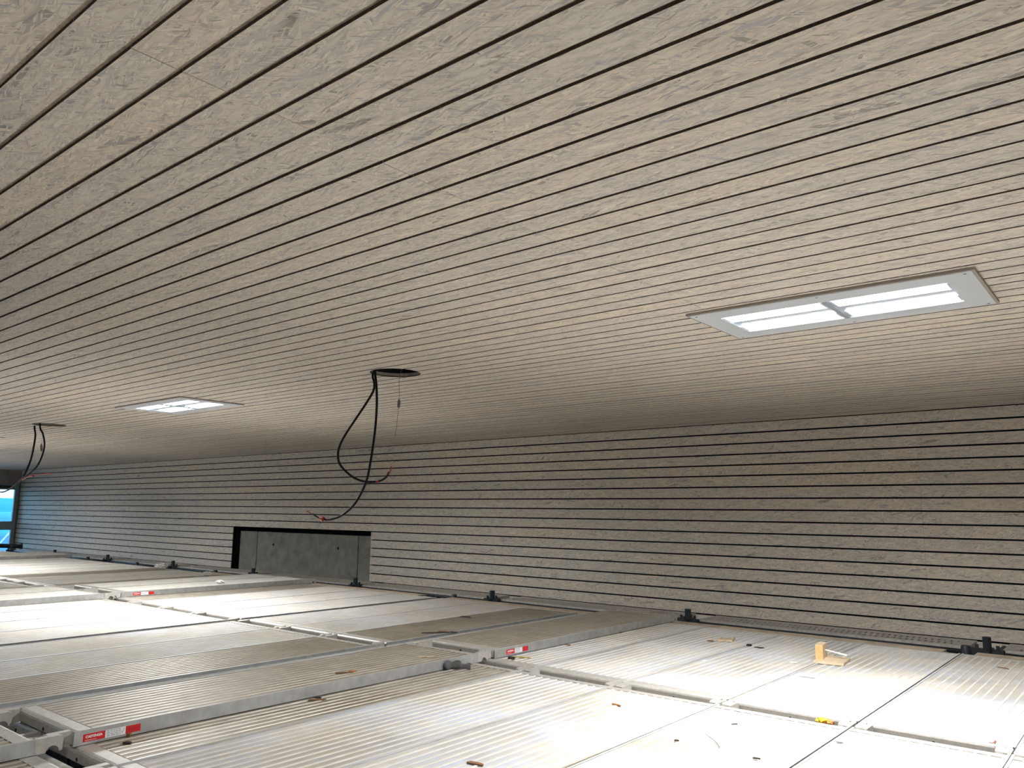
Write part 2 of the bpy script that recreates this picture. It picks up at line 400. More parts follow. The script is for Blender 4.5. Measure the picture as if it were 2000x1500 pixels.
# concrete behind the opening
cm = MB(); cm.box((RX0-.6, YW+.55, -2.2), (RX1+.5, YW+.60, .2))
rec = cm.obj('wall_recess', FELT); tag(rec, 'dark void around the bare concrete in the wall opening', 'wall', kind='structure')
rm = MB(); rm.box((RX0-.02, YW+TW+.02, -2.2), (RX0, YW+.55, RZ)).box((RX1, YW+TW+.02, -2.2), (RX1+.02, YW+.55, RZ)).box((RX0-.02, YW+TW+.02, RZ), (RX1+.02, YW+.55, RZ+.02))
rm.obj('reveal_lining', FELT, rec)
cx = [-13.42, -12.86, -11.02, -10.02, -9.602]
for i in range(4):
    m = MB(); dy = [.0, .006, .0, .01][i]
    m.box((cx[i]+.006, YW+.10+dy, -2.2), (cx[i+1]-.006, YW+.24, -.405 - .0*i))
    o = m.obj('concrete_panel', CONC, rec)
for hx in (-12.35, -10.52):
    m = MB(); m.tube([(hx, YW+.098, -.62), (hx, YW+.112, -.62)], .022, 12); m.obj('tie_hole', FELT, rec)

# ------------------------------------------------------------------ end wall with windows at the far left
em = MB()
em.box((XL-.25, YB, .618), (XL+.02, YW+.03, 1.05)).box((XL-.25, YB, -ZC), (XL-.02, YW+.3, -2.9))
em.box((XL-.25, YW-.03, -2.9), (XL-.0, YW+.3, .63))
endw = em.obj('wall_left', CONC2); tag(endw, 'grey-brown lintel and end wall above the windows', 'wall', kind='structure')
nwin = 8; wwid = (YW-.05-YB)/nwin
for i in range(nwin):
    y1 = YW-.04 - i*wwid; y0 = y1 - wwid
    wroot = empty('window_%d' % (i+1), (XL-.05, y0, 0)); tag(wroot, 'grey-green framed window at the far left end of the wall' if i == 0 else 'grey-green framed window of the end wall outside the view', 'window', kind='structure')
    m = MB(); fw = .095
    for a, b in (((0, 0, -2.9), (.10, fw, .62)), ((0, wwid-fw, -2.9), (.10, wwid, .62)), ((0, fw, .46), (.10, wwid-fw, .62)), ((0, fw, -.62), (.10, wwid-fw, -.39)), ((0, fw, -2.9), (.10, wwid-fw, -2.8))): m.box(a, b)
    o = m.obj('window_frame', FRAME, wroot)
    m = MB(); m.box((.02, fw, .50), (.13, wwid-fw-.05, .57)); m.obj('blind_rail', DARKST, wroot)
    for z0, z1 in ((-.39, .46), (-2.8, -.62)):
        m = MB(); m.box((.045, fw, z0), (.052, wwid-fw, z1)); m.obj('pane', GLASS, wroot)
# other walls, never seen directly
m = MB(); m.box((XR, YB, -ZC), (XR+.2, YW+.3, 1.05)); o = m.obj('wall_right', CONC2); tag(o, 'plain end wall behind the right edge of the view', 'wall', kind='structure')
m = MB(); m.box((XL-.2, YB-.2, -ZC), (XR+.2, YB, 1.05)); o = m.obj('wall_front', CONC2); tag(o, 'plain wall behind the viewer', 'wall', kind='structure')
m = MB(); m.box((XL-.2, YW+.3, -ZC), (XR+.2, YW+.5, -2.2)).box((XL-.2, YW+TW+.02, -2.3), (XR+.2, YW+.5, -2.2)); o = m.obj('wall_lower', CONC2); tag(o, 'lower part of the long wall below the platform', 'wall', kind='structure')
m = MB(); m.box((XL-.25, YB-.2, -ZC-.2), (XR+.2, YW+.5, -ZC)); o = m.obj('floor', FLOORM); tag(o, 'dark hall floor far below the platform', 'floor', kind='structure')

# ------------------------------------------------------------------ lamps
def light_fixture(cx, cy_, label, power=1.0):
    r = empty('ceiling_light', (cx, cy_, 1.0)); tag(r, label, 'light', 'recessed four-lens ceiling lights')
    X, Y, x, y = .628, .315, .528, .196
    z0, z1 = -.014, -.001
    m = MB()      # flange
    for a, b in (((-X, -Y), (X, -y)), ((-X, y), (X, Y)), ((-X, -y), (-x, y)), ((x, -y), (X, y))): m.box((a[0], a[1], z0), (b[0], b[1], z1))
    m.obj('flange', WHITEMET, r)
    m = MB(); e = .012   # timber edge strip round the cut-out
    m.box((-X-e, -Y-e, -.012), (X+e, -Y, -.0005)).box((-X-e, Y, -.012), (X+e, Y+e*.3, -.0005)).box((X, -Y, -.012), (X+e, Y, -.0005)).box((-X-e, -Y, -.012), (-X, Y, -.0005))
    m.obj('edge_strip', TRIMW, r)
    m = MB(); m.box((-x, -y, -.004), (x, y, -.0012)); m.obj('tray', TRAY, r)
    m = MB()
    for a, b in (((-x, -y, -.0135), (x, -y+.010, -.004)), ((-x, y-.010, -.0135), (x, y, -.004)), ((-x, -y+.01, -.0135), (-x+.010, y-.01, -.004)), ((x-.010, -y+.01, -.0135), (x, y-.01, -.004))): m.box(a, b)
    m.obj('inner_rim', WHITEMET, r)
    m = MB(); m.box((-.012, -y+.01, -.016), (.012, y-.01, -.004)); m.obj('divider', GREYPR, r)
    for sx_ in (-1, 1):
        for sy_ in (-1, 1):
            xc, yc = sx_*.268, sy_*.117
            m = MB(); m.box((xc-.240, yc-.062, -.010), (xc+.240, yc+.062, -.004))
            ln = m.obj('lens', LENS, r)
            for e_ in (-1, 1):
                m = MB(); m.box((xc+e_*.247-.007, yc-.05, -.011), (xc+e_*.247+.007, yc+.05, -.004)); m.obj('end_cap', TRAY, r)
    la = bpy.data.lights.new('beam', 'AREA'); la.shape = 'RECTANGLE'; la.size = 1.0; la.size_y = .36; la.energy = BEAM * power; la.spread = math.radians(SPREAD); la.color = (.965, .97, .98)
    lo = bpy.data.objects.new('beam', la); lo.location = (0, 0, -.018); link(lo, r)
    for sx_ in (-.6, 0, .6):
        for sy_ in (-.29, .29):
            m = MB(); m.tube([(sx_, sy_, -.0165), (sx_, sy_, -.013)], .006, 8); m.obj('screw', GREYPR, r)
    return r
light_fixture(*LIGHTS[0], 'large lit four-lens panel light in the ceiling, near the right edge')
light_fixture(*LIGHTS[1], 'lit four-lens panel light farther away, left of the middle cut-out')
for cx_, cy_ in ((5.1, 3.87), (-13.6, 3.8), (-19.8, 3.8), (5.1, -.1), (-1.13, -.1), (-7.37, -.1), (-13.6, -.1)):  # the weaker second row is added, unseen, to brighten the ceiling by deck bounce
    light_fixture(cx_, cy_, 'unseen four-lens panel light outside the view', 1.0 if cy_ > 1 else .28)

# ------------------------------------------------------------------ cables from the cut-outs
def ray(px, py_):
    u, v = (px-1000)/F, (py_-750)/F
    return r2*u + d2*v + fwd
def onY(px, py_, Y):
    r = ray(px, py_); return r * (Y / r.y)
def onZ(px, py_, Z):
    r = ray(px, py_); return r * (Z / r.z)
def onX(px, py_, X):
    r = ray(px, py_); return r * (X / r.x)
def smooth_path(pts, n=8):
    P = [Vector(p) for p in pts]; o = []
    for i in range(len(P)-1):
        p0, p1, p2, p3 = P[max(i-1, 0)], P[i], P[i+1], P[min(i+2, len(P)-1)]
        for j in range(n):
            t = j/n
            o.append(.5*((2*p1)+(-p0+p2)*t+(2*p0-5*p1+4*p2-p3)*t*t+(-p0+3*p1-3*p2+p3)*t**3))
    o.append(P[-1]); return o
def cable(pix, Y, r, mat, name, label=None, cat='cable', top=None, parent=None, group=None):
    pts = [onY(a, b, Y) for a, b in pix]
    if top: pts = [Vector(p) for p in top] + pts
    m = MB(); m.tube(smooth_path(pts), r, 8)
    o = m.obj(name, mat, parent, smooth=True)
    if label: tag(o, label, cat, group)
    return o, pts
hx, hy = HOLES[0]; Yc = 3.76
G1 = 'cables hanging from the middle cut-out'
A = [(728, 733), (731, 748), (729, 764), (715, 788), (695, 818), (674, 850), (663, 872), (660, 890), (664, 907), (678, 923), (695, 935), (715, 941), (733, 941)]
c1, p1 = cable(A, Yc, .0085, BLACKCAB, 'power_cable', 'black cable looping left below the middle cut-out, red end turned up', top=[(hx-.125, Yc, 1.25), (hx-.128, Yc, 1.06)], group=G1)
cable([(733, 941), (745, 938), (755, 931), (760, 922)], Yc, .0075, BLACKCAB, 'inner_cable', parent=c1)
cable([(759, 926), (763, 918), (764, 911)], Yc, .005, REDCAB, 'wire_end', parent=c1)
cable([(736, 941), (741, 939.5)], Yc, .0100, REDCAB, 'heat_shrink', parent=c1)
B = [(733, 733), (735, 750), (736, 785), (734, 825), (730, 860), (724, 900), (717, 935), (706, 962), (692, 985), (673, 1003), (655, 1012), (640, 1015), (633, 1014)]
c2, p2 = cable(B, Yc-.03, .0085, BLACKCAB, 'power_cable', 'longest black cable hanging down to a red tipped end over the wall', top=[(hx-.11, Yc-.03, 1.25), (hx-.11, Yc-.03, 1.06)], group=G1)
cable([(633, 1014), (622, 1011), (611, 1004)], Yc-.03, .006, BLACKCAB, 'inner_cable', parent=c2)
cable([(612, 1005), (606, 1002), (599, 998)], Yc-.03, .0045, REDCAB, 'wire_end', parent=c2)
cable([(632, 1014), (627, 1012.5)], Yc-.03, .018, REDCAB, 'red_clip', parent=c2)
wr, _ = cable([(781, 735), (780, 770), (779, 790), (776, 820), (772, 852)], 3.95, .0016, WIRE, 'suspension_wire', 'thin steel wire with a small gripper hanging beside the cables', 'wire', top=[(-4.235, 3.95, 1.3)])
m = MB(); a, b = onY(779.5, 780, 3.95), onY(778.5, 797, 3.95)
m.tube([a, a.lerp(b, .2), a.lerp(b, .8), b], [.004, .011, .011, .004], 8); m.obj('wire_gripper', WIRE, wr)
hx, hy = HOLES[1]; Y2 = 3.74
G2 = 'cables hanging from the far left cut-out'
c3, _ = cable([(67.5, 832), (69, 850), (66, 872), (61, 895), (54, 914), (46, 930), (40, 940)], Y2, .011, BLACKCAB, 'power_cable', 'straight black cable of the pair below the far left cut-out', top=[(onY(67, 828, Y2).x, Y2, 1.25)], group=G2)
cable([(43, 935), (48, 931), (62, 928), (80, 926.5), (96, 925), (101, 926)], Y2, .006, REDCAB, 'wire_end', parent=c3)
c4, _ = cable([(78, 832), (84, 848), (87, 868), (83, 888), (74, 908), (62, 921), (48, 932), (36, 942), (24, 952), (12, 959), (2, 961), (-12, 958)], Y2-.03, .010, BLACKCAB, 'power_cable', 'curved black cable sweeping down left in front of the window', top=[(onY(77, 828, Y2-.03).x, Y2-.03, 1.25)], group=G2)
cable([(44, 937), (52, 932), (60, 929), (66, 930)], Y2-.03, .010, REDCAB, 'heat_shrink', parent=c4)
m = MB(); a, b = onY(81, 866, 3.9), onY(81, 882, 3.9); m.tube([(a.x, 3.9, 1.2), a], .0015, 6); m.tube([a, a.lerp(b, .3), a.lerp(b, .8), b], [.004, .014, .014, .004], 8)
o = m.obj('suspension_wire', WIRE); tag(o, 'short steel wire with gripper by the far left cables', 'wire')

# ------------------------------------------------------------------ scaffold decks
ZD = -.955; LD = 2.445; WD = .606; TH = .057
ROWY = {1: 4.05, 2: 1.48, 3: -1.09, 4: -3.66}
def topdust(me):
    for p in me.polygons:
        if p.normal.z > .5: p.material_index = 1
    return me
def deck_proto():
    P = {}
    # ribbed plate
    m = MB(); x0, x1 = .010, WD-.010; n = 12; pit = (x1-x0)/n; prof = []
    for i in range(n):
        a = x0 + i*pit
        prof += [(a, -.0035), (a+pit*.72, -.0035), (a+pit*.77, -.0003), (a+pit*.95, -.0003)]
    prof += [(x1, -.0035)]
    poly = prof + [(x1, -.012), (x0, -.012)]
    k = len(prof); ya, yb = .075, LD-.075
    for yv in (ya, yb):
        for p, q in prof: m.v.append((p, yv, q))
    for i in range(k-1): m.f.append((i, i+1, k+i+1, k+i)); m.m.append(0 if i % 4 == 0 else 1)
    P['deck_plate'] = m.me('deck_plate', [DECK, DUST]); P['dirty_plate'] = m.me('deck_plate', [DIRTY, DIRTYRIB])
    m = MB(); m.prism([(0, 0), (.0105, 0), (.0105, -.006), (.004, -.006), (.004, -TH+.004), (.014, -TH+.004), (.014, -TH), (0, -TH)], 'y', .0, LD)
    P['rail_l'] = topdust(m.me('side_rail', [ALU, DECK]))
    m = MB(); m.prism([(WD, 0), (WD-.0105, 0), (WD-.0105, -.006), (WD-.004, -.006), (WD-.004, -TH+.004), (WD-.014, -TH+.004), (WD-.014, -TH), (WD, -TH)], 'y', .0, LD)
    P['rail_r'] = topdust(m.me('side_rail', [ALU, DECK]))
    # end profile with a rounded nose; small drain hole dark
    def nose(s, y0):
        pts = [(.075, 0), (.072, -.0015), (.02, -.0015), (.010, -.004), (.003, -.010), (0, -.018), (0, -TH+.006), (.006, -TH+.006), (.006, -.020), (.014, -.010), (.075, -.008)]
        return [(y0 + s*p, q) for p, q in pts]
    m = MB(); m.prism(nose(1, 0), 'x', .011, WD-.011); P['end_near'] = m.me('end_profile', CAST)
    m = MB(); m.prism(nose(-1, LD), 'x', .011, WD-.011); P['end_far'] = m.me('end_profile', CAST)
    # claws: plates with a half-round notch that sits over the 48 mm tube
    def claw(s, y0, xa, xb):
        r = .0245; c = .0625
        pts = [(0, 0), (.088, 0), (.097, -.004), (.100, -.012), (.100, -TH)]
        pts += [(c + r*math.cos(t), -TH - .002 + r*math.sin(t)*1.0) for t in [math.pi*i/10 for i in range(11)]]
        pts = [p for p in pts]
        pts += [(c-r, -TH), (0, -TH)]
        m = MB(); m.prism([(y0 + s*p, q) for p, q in pts], 'x', xa, xb); return m
    P['c1'] = claw(-1, 0, .001, .030).me('claw', CAST); P['c2'] = claw(-1, 0, WD-.060, WD-.031).me('claw', CAST)
    P['c3'] = claw(1, LD, .031, .060).me('claw', CAST); P['c4'] = claw(1, LD, WD-.030, WD-.001).me('claw', CAST)
    m = MB(); m.tube([(.30, -.0015, -.040), (.30, .0005, -.040)], .008, 10); P['hole'] = m.me('drain_hole', FELT)
    return P
DP = deck_proto()
def deck(x, y_, z, label, group, full=True, w=WD, dirty=False):
    r = empty('scaffold_deck', (x, y_, z)); r.scale = (w/WD, 1, 1)
    tag(r, label, 'deck board', group)
    keys = ('c1', 'c2', 'hole') if abs(y_ - ROWY[1]) < .01 else ('c1', 'c2', 'c3', 'c4', 'hole')
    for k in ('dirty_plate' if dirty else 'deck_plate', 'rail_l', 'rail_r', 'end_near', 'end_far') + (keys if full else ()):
        link(bpy.data.objects.new(DP[k].name.split('.')[0], DP[k]), r)
    return r
rown = {1: 'wall row', 2: 'middle row', 3: 'nearest row'}
ordn = ['first', 'second', 'third', 'fourth', 'fifth', 'sixth', 'seventh', 'eighth', 'ninth', 'tenth']
def lab(row, txt): return 'ribbed aluminium deck, %s, %s' % (rown[row], txt)
def run(row, edges, gap, texts, dz=(0, 0, 0, 0, 0), full=True, dirty=()):
    for i in range(len(edges)-1):
        a, b = edges[i+1], edges[i]
        deck(a+gap, ROWY[row], ZD+dz[i % len(dz)], lab(row, texts[i]), 'ribbed deck boards', full, abs(b-a)-gap, i in dirty)
for row in (1, 2, 3):
    wh = {1: 'beneath the big light', 2: 'bottom right corner', 3: 'below the bottom edge'}[row]
    run(row, [2.55, 1.93, 1.30, .68, .056, -.569][-3:], .004, ['second right of the dark seam', 'third right of the dark seam'][:0] + ['third right of the dark seam', 'second right of the dark seam'])
    run(row, [-.569, -1.191], .004, ['just right of the dark seam, %s' % wh])
    run(row, [2.55, 1.93, 1.30, .68], .004, ['sixth right of the dark seam', 'fifth right of the dark seam', 'fourth right of the dark seam'])
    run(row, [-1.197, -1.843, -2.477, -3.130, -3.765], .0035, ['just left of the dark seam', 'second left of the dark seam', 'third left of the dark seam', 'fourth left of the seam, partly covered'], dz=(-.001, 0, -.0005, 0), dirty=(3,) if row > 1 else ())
    if row == 3: continue
    run(row, [-3.79, -4.400], .004, ['lying under the front raised deck'])
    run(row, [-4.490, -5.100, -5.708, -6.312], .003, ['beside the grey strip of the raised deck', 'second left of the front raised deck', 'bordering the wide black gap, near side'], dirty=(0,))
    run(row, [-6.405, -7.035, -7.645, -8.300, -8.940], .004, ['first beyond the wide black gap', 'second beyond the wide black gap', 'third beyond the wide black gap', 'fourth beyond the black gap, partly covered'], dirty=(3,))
    x = -8.955
    for i in range(24):
        x -= .63
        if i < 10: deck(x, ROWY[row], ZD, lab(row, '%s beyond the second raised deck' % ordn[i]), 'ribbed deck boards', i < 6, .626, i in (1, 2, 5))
        else: deck(x, ROWY[row], ZD, 'distant ribbed deck board of the %s, far off towards the window' % rown[row], 'far deck boards of the %s' % rown[row], False, .626)
# raised decks (thickness plus 1 mm above the others)
ZR = ZD + TH + .0015
raisedX = -3.482
def sticker(root, dyy, small=False):
    """red / white / red label strip on the right-hand rail, text raised a hair"""
    x = WD; z0, z1 = -.0465, -.0165
    st = MB(); st.box((x, dyy, z0), (x+.0006, dyy+.088, z1)); so = st.obj('label_sticker', RED, root)
    m = MB(); m.box((x, dyy+.089, z0), (x+.0006, dyy+.172, z1)); o = m.obj('label_sticker', WHITE, root); o['label'] = 'white printed middle sticker'
    mk = MB()
    for r_ in range(4):
        yy = dyy+.094
        while yy < dyy+.150:
            l = random.uniform(.006, .018); mk.box((x+.0006, yy, z0+.0045+r_*.0066), (x+.0009, min(yy+l, dyy+.152), z0+.0078+r_*.0066)); yy += l+.003
    mk.prism([(dyy+.154, z0+.010), (dyy+.160, z0+.006), (dyy+.168, z1-.004), (dyy+.165, z1-.004), (dyy+.160, z0+.011), (dyy+.156, z0+.013)], 'x', x+.0006, x+.0009)
    mk.obj('small_print', GREYPR, o)
    m = MB(); m.box((x, dyy+.173, z0), (x+.0006, dyy+.236, z1)); o2 = m.obj('label_sticker', RED, root)
    mk = MB(); mk.box((x+.0006, dyy+.182, -.030), (x+.0009, dyy+.226, -.0285)); mk.box((x+.0006, dyy+.182, -.036), (x+.0009, dyy+.215, -.0348)); mk.obj('small_print', plain('dark_red_print', (.25, .01, .012), .5), o2)
    cu = bpy.data.curves.new('sticker_text', 'FONT'); cu.body = 'CASTENGA'; cu.size = .0135; cu.extrude = .0002; cu.offset = .0005; cu.space_character = .95
    to = bpy.data.objects.new('sticker_text_tmp', cu); COL.objects.link(to); bpy.context.view_layer.update()
    me = bpy.data.meshes.new_from_object(to.evaluated_get(bpy.context.evaluated_depsgraph_get()))
    bpy.data.objects.remove(to); me.name = 'lettering'; me.materials.clear(); me.materials.append(WHITE)
    R = Matrix(((0, 0, 1), (1, 0, 0), (0, 1, 0))).to_4x4(); me.transform(R)
    t = bpy.data.objects.new('lettering', me); t.location = (x+.0008, dyy+.010, -.0325); link(t, so)
    mk = MB(); mk.box((x+.0006, dyy+.008, -.0420), (x+.0008, dyy+.055, -.0405)); mk.obj('small_print', WHITE, so)
RG = 'raised deck boards lying on the others'
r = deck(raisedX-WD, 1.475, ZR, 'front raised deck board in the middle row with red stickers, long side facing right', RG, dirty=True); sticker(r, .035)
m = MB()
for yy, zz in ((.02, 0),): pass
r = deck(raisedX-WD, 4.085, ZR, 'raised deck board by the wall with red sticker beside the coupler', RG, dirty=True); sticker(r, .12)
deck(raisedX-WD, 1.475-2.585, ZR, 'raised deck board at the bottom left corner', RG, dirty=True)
r = deck(-8.77-WD, 4.07, ZR, 'far raised deck board along the wall with a red sticker at its end', RG); sticker(r, .12)
deck(-8.77-WD, 1.45, ZR, 'far raised deck board at the left edge, before the sticker', RG)
deck(-9.99, 4.06, ZR, 'raised deck board behind the far sticker one, wall row', RG)
deck(-9.99, 1.45, ZR, 'raised deck board at the left edge behind another raised one', RG)
deck(-17.02, 4.15, ZR, 'farthest raised deck board below the window', RG, full=False)
deck(-17.63, 4.20, ZR, 'farthest raised deck board, second below the window', RG, full=False)

# added black strip, paints in the darkness of the wide gap between two bays
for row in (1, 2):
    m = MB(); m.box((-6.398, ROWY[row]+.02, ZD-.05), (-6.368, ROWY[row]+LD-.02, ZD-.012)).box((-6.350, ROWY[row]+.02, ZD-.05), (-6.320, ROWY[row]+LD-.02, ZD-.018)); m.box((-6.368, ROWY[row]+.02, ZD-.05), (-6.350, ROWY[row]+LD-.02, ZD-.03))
    o = m.obj('gap_shade_strip', FELT); tag(o, 'added black strip that paints shade into the wide gap, %s' % ('wall part' if row == 1 else 'near part'), 'rail')
# transom tubes the decks hang on
for nm, Y, lb in (('a', 3.9875, 'galvanised tube under the joint between wall row and middle row'), ('b', 1.4175, 'galvanised tube under the joint at the bottom left corner'), ('c', 6.5575, 'galvanised tube under the wall end of the deck boards'), ('d', -1.1525, 'galvanised tube below the nearest row')):
    m = MB(); m.tube([(XL+.2, Y, ZD-TH-.0035), (5.0, Y, ZD-TH-.0035)], .0235, 12); o = m.obj('transom_tube', STEEL, smooth=True); tag(o, lb, 'tube')
# bottom-left: black gap contents: a lattice chord lower down
m = MB(); m.tube([(XL+.2, 1.40, ZD-.30), (5.0, 1.40, ZD-.30)], .024, 10); m.tube([(XL+.2, 3.97, ZD-.45), (5.0, 3.97, ZD-.45)], .024, 10); m.obj('lattice_beam', DARKST, smooth=True)
tag(bpy.data.objects['lattice_beam'], 'dark lattice chord seen deep in the gap at bottom left', 'tube')

# ------------------------------------------------------------------ strip along the wall: timber, standards, perforated decks
POSTX = [1.43, -1.172, -3.77, -6.36, -8.91, -11.465, -14.05, -16.70, -19.34, -21.95]
YP = 7.40; ZP = -1.052
TS = [(-3.80, -1.30, .0), (-1.12, 1.35, .0), (-6.35, -4.85, -.004), (-8.9, -6.5, -.004)]
tl = ['brown timber board along the wall, between the two right-hand posts', 'brown timber board right of the rightmost post', 'short brown timber board behind the raised deck by the wall', 'brown timber board behind the wide black gap']
seamx = onZ(1588, 1247, -.964).x
for i, (a, b, dz) in enumerate([(-3.74, seamx-.006, 0), (seamx, -1.32, 0)] + [(-1.12, 1.35, 0), (-6.33, -3.80, 0), (-8.88, -6.75, 0), (-11.4, -9.72, 0)]):
    lbl = ['brown timber plank by the wall, from the second post to its butt joint', 'brown timber plank by the wall, from the butt joint to the rightmost posts', 'brown timber plank right of the rightmost posts', 'brown timber plank behind the raised deck with the coupler', 'brown timber plank by the wall behind the wide black gap', 'brown timber plank by the wall under the concrete opening'][i]
    m = MB(); m.prism([(6.510, -.990), (6.672, -.990), (6.672, -.968), (6.668, -.964), (6.514, -.964), (6.510, -.968)], 'x', a, b); o = m.obj('timber_plank', BATTEN); tag(o, lbl, 'plank')
# standards
def post_parts():
    m = MB(); m.tube([(0, 0, -ZC+.01), (0, 0, ZD-.02)], .0245, 16); a = m.me('tube', DARKST, True)
    m = MB(); m.tube([(0, 0, -1.13), (0, 0, ZD+.012)], [.031, .031], 16); b = m.me('socket', DARKST, False)
    m = MB(); m.tube([(0, 0, -1.105), (0, 0, -1.096)], .062, 12); c = m.me('rosette', DARKST, False)
    m = MB(); m.prism([(.03, -.035), (.11, -.03), (.12, 0), (.11, .03), (.03, .035)], 'z', -1.10, -1.036); d = m.me('wedge_head', DARKST)
    m = MB(); m.box((.060, -.004, -1.16), (.085, .004, -1.005)); e = m.me('wedge', DARKST)
    return a, b, c, d, e
PP = post_parts()
plabel = ['scaffold post beyond the right edge', 'dark post stub nearest the right edge, by the wall', 'dark post stub at the end of the raised deck by the wall', 'dark post stub in front of the wall, third from the right', 'dark post stub in front of the right side of the concrete opening', 'dark post stub in front of the left side of the concrete opening', 'dark post stub just left of the concrete opening', 'dark post stub second left of the concrete opening', 'dark post stub nearest the window', 'dark post stub hidden by the window corner']
for i, x in enumerate(POSTX):
    r = empty('scaffold_standard', (x, YP, 0)); tag(r, plabel[i], 'post', 'scaffold posts along the wall')
    for k, me in enumerate(PP[:3]): link(bpy.data.objects.new(me.name.split('.')[0], me), r)
    for a in (0, math.pi, -math.pi/2, math.pi/2):
        for me in PP[3:]:
            o = bpy.data.objects.new(me.name.split('.')[0], me); o.rotation_euler = (0, 0, a); link(o, r)
# short sockets standing in front of some posts
sx_list = [(-1.275, 7.12, 'short dark socket beside the rightmost post'), (-6.66, 7.05, 'short dark stub left of the third post'), (-9.6, 6.98, 'short dark stub below the middle of the concrete opening'), (-12.0, 7.05, 'short dark stub below the left end of the concrete opening'), (-14.7, 7.05, 'short dark stub second left of the opening'), (-16.9, 7.1, 'short dark stub farther left by the wall')]
for x, y_, lb in sx_list:
    m = MB(); m.tube([(x, y_, -1.14), (x, y_, -1.125), (x, y_, -.995), (x, y_, -.985)], [.030, .034, .034, .028], 14)
    m.tube([(x, y_, -ZC+.01), (x, y_, -1.14)], .024, 12)
    o = m.obj('tube_stub', DARKST); autosmooth(o); tag(o, lb, 'post', 'short stubs by the wall')
# ledgers between posts
for i in range(len(POSTX)-1):
    a, b = POSTX[i+1], POSTX[i]
    m = MB(); m.tube([(a+.125, YP-.005, -1.072), (b-.125, YP-.005, -1.072)], .019, 12); o = m.obj('ledger_tube', DARKST, smooth=True)
    tag(o, 'dark horizontal tube by the wall, %s' % ['right of the rightmost post', 'between the two right-hand posts', 'between second and third post', 'right of the concrete opening', 'below the concrete opening', 'left of the opening', 'second left of the opening', 'third left of the opening', 'far left by the window'][i], 'tube', 'ledgers along the wall')
# perforated steel decks
def perf_mesh(L, Wd, t=.0035):
    bm = bmesh.new(); pitch = .049; n = int((L-.20)/pitch); x0 = (L-n*pitch)/2
    hw = .0088; rows = [(.075, .150, 0.0), (.215, .290, .0245)]
    xs = {0.0, L}
    for j in range(n):
        for _, _, o_ in rows:
            c = x0 + pitch*(j+.25) + o_
            if c+hw < L-.03: xs |= {round(c-hw, 5), round(c+hw, 5)}
    xs = sorted(xs); ys = [0, .075, .150, .215, .290, Wd]
    V = {}
    def v(i, j):
        if (i, j) not in V: V[(i, j)] = bm.verts.new((xs[i], ys[j], 0))
        return V[(i, j)]
    for i in range(len(xs)-1):
        c = (xs[i]+xs[i+1])/2
        for j in range(5):
            hole = False
            for (ya, yb, o_) in rows:
                if abs(ys[j]-ya) < 1e-6:
                    for jj in range(n):
                        if abs(x0+pitch*(jj+.25)+o_-c) < .003 and xs[i+1]-xs[i] < .0182: hole = True
            if not hole: bm.faces.new((v(i, j), v(i+1, j), v(i+1, j+1), v(i, j+1)))
    me = bpy.data.meshes.new('perforated_plate'); bm.to_mesh(me); bm.free(); me.materials.append(STEEL); return me
PM = perf_mesh(2.36, .39)
fl = MB(); fl.box((0, -.008, -.018), (2.36, 0, .002)).box((0, .39, -.045), (2.36, .402, .002)); FM = fl.me('side_flange', STEEL)
for i in range(len(POSTX)-1):
    x = POSTX[i+1] + .095
    r = empty('perforated_deck', (x, 7.447, ZP+.012)); tag(r, 'narrow slotted steel deck along the wall, %s' % ['right of the rightmost post', 'between the two right-hand posts', 'behind the raised deck', 'right of the concrete opening', 'below the concrete opening', 'left of the concrete opening', 'second left of the opening', 'third left of the opening', 'nearest the window'][i], 'steel deck', 'slotted steel decks along the wall')
    o = link(bpy.data.objects.new('perforated_plate', PM), r); md = o.modifiers.new('thickness', 'SOLIDIFY'); md.thickness = .003
    link(bpy.data.objects.new('side_flange', FM), r)
    for xx in (.0, 2.32):
        m = MB(); m.box((xx, .005, -.05), (xx+.04, .39, -.004)); m.obj('end_hook', STEEL, r)
# wall brackets below that carry the steel decks
for i, x in enumerate(POSTX[:-1]):
    m = MB(); m.tube([(x, YP+.03, -1.13), (x, YW-.02, -1.13)], .024, 10); o = m.obj('wall_bracket', DARKST, smooth=True)
    tag(o, 'dark bracket tube running to the wall behind the %s scaffold post from the right' % ordn[i], 'tube', 'wall brackets')
# black toe tube at the window corner
m = MB(); pa, pb = onX(-30, 1065, -23.0), onX(40, 1067, -23.0); m.tube([pa, pb], .055, 10); m.tube([pb, pb+Vector((.0, .03, 0))], .075, 10)
o = m.obj('dark_box_beam', DARKST); tag(o, 'dark tube with thick end lying below the window at the far left', 'beam')

# ------------------------------------------------------------------ loose things lying on the decks
def at_deck(px, py_, z=ZD): return onZ(px, py_, z)
# pine offcut assembly
b0, b1 = at_deck(1588, 1295), at_deck(1648, 1301)
u = (b1-b0); u.z = 0; Lb = u.length; u.normalize(); v_ = Vector((-u.y, u.x, 0)); depth = .235
ang = math.atan2(u.y, u.x)
pr = empty('pine_offcut', (b0.x, b0.y, ZD), ang); tag(pr, 'pine block screwed upright onto a small pine board, lying on the decks at right', 'wood offcut')
m = MB(); m.prism([(0, 0), (Lb, .0), (Lb+.01, depth), (.03, depth+.03)], 'z', 0, .016); m.obj('base_board', PINE, pr)
m = MB(); m.box((.004, .075, .016), (.052, .235, .105), 0)
bk = m.obj('upright_block', [PINE, PINEEND], pr)
for p in bk.data.polygons:
    if p.normal.y < -.5: p.material_index = 1
m = MB(); a = Vector((.05, .17, .065)); m.tube([a, a+Vector((.125, .0, -.022))], .0045, 8); m.tube([a+Vector((.08, .0, -.0145)), a+Vector((.135, .0, -.0238))], .006, 8); m.obj('white_dowel', WHITE, pr)
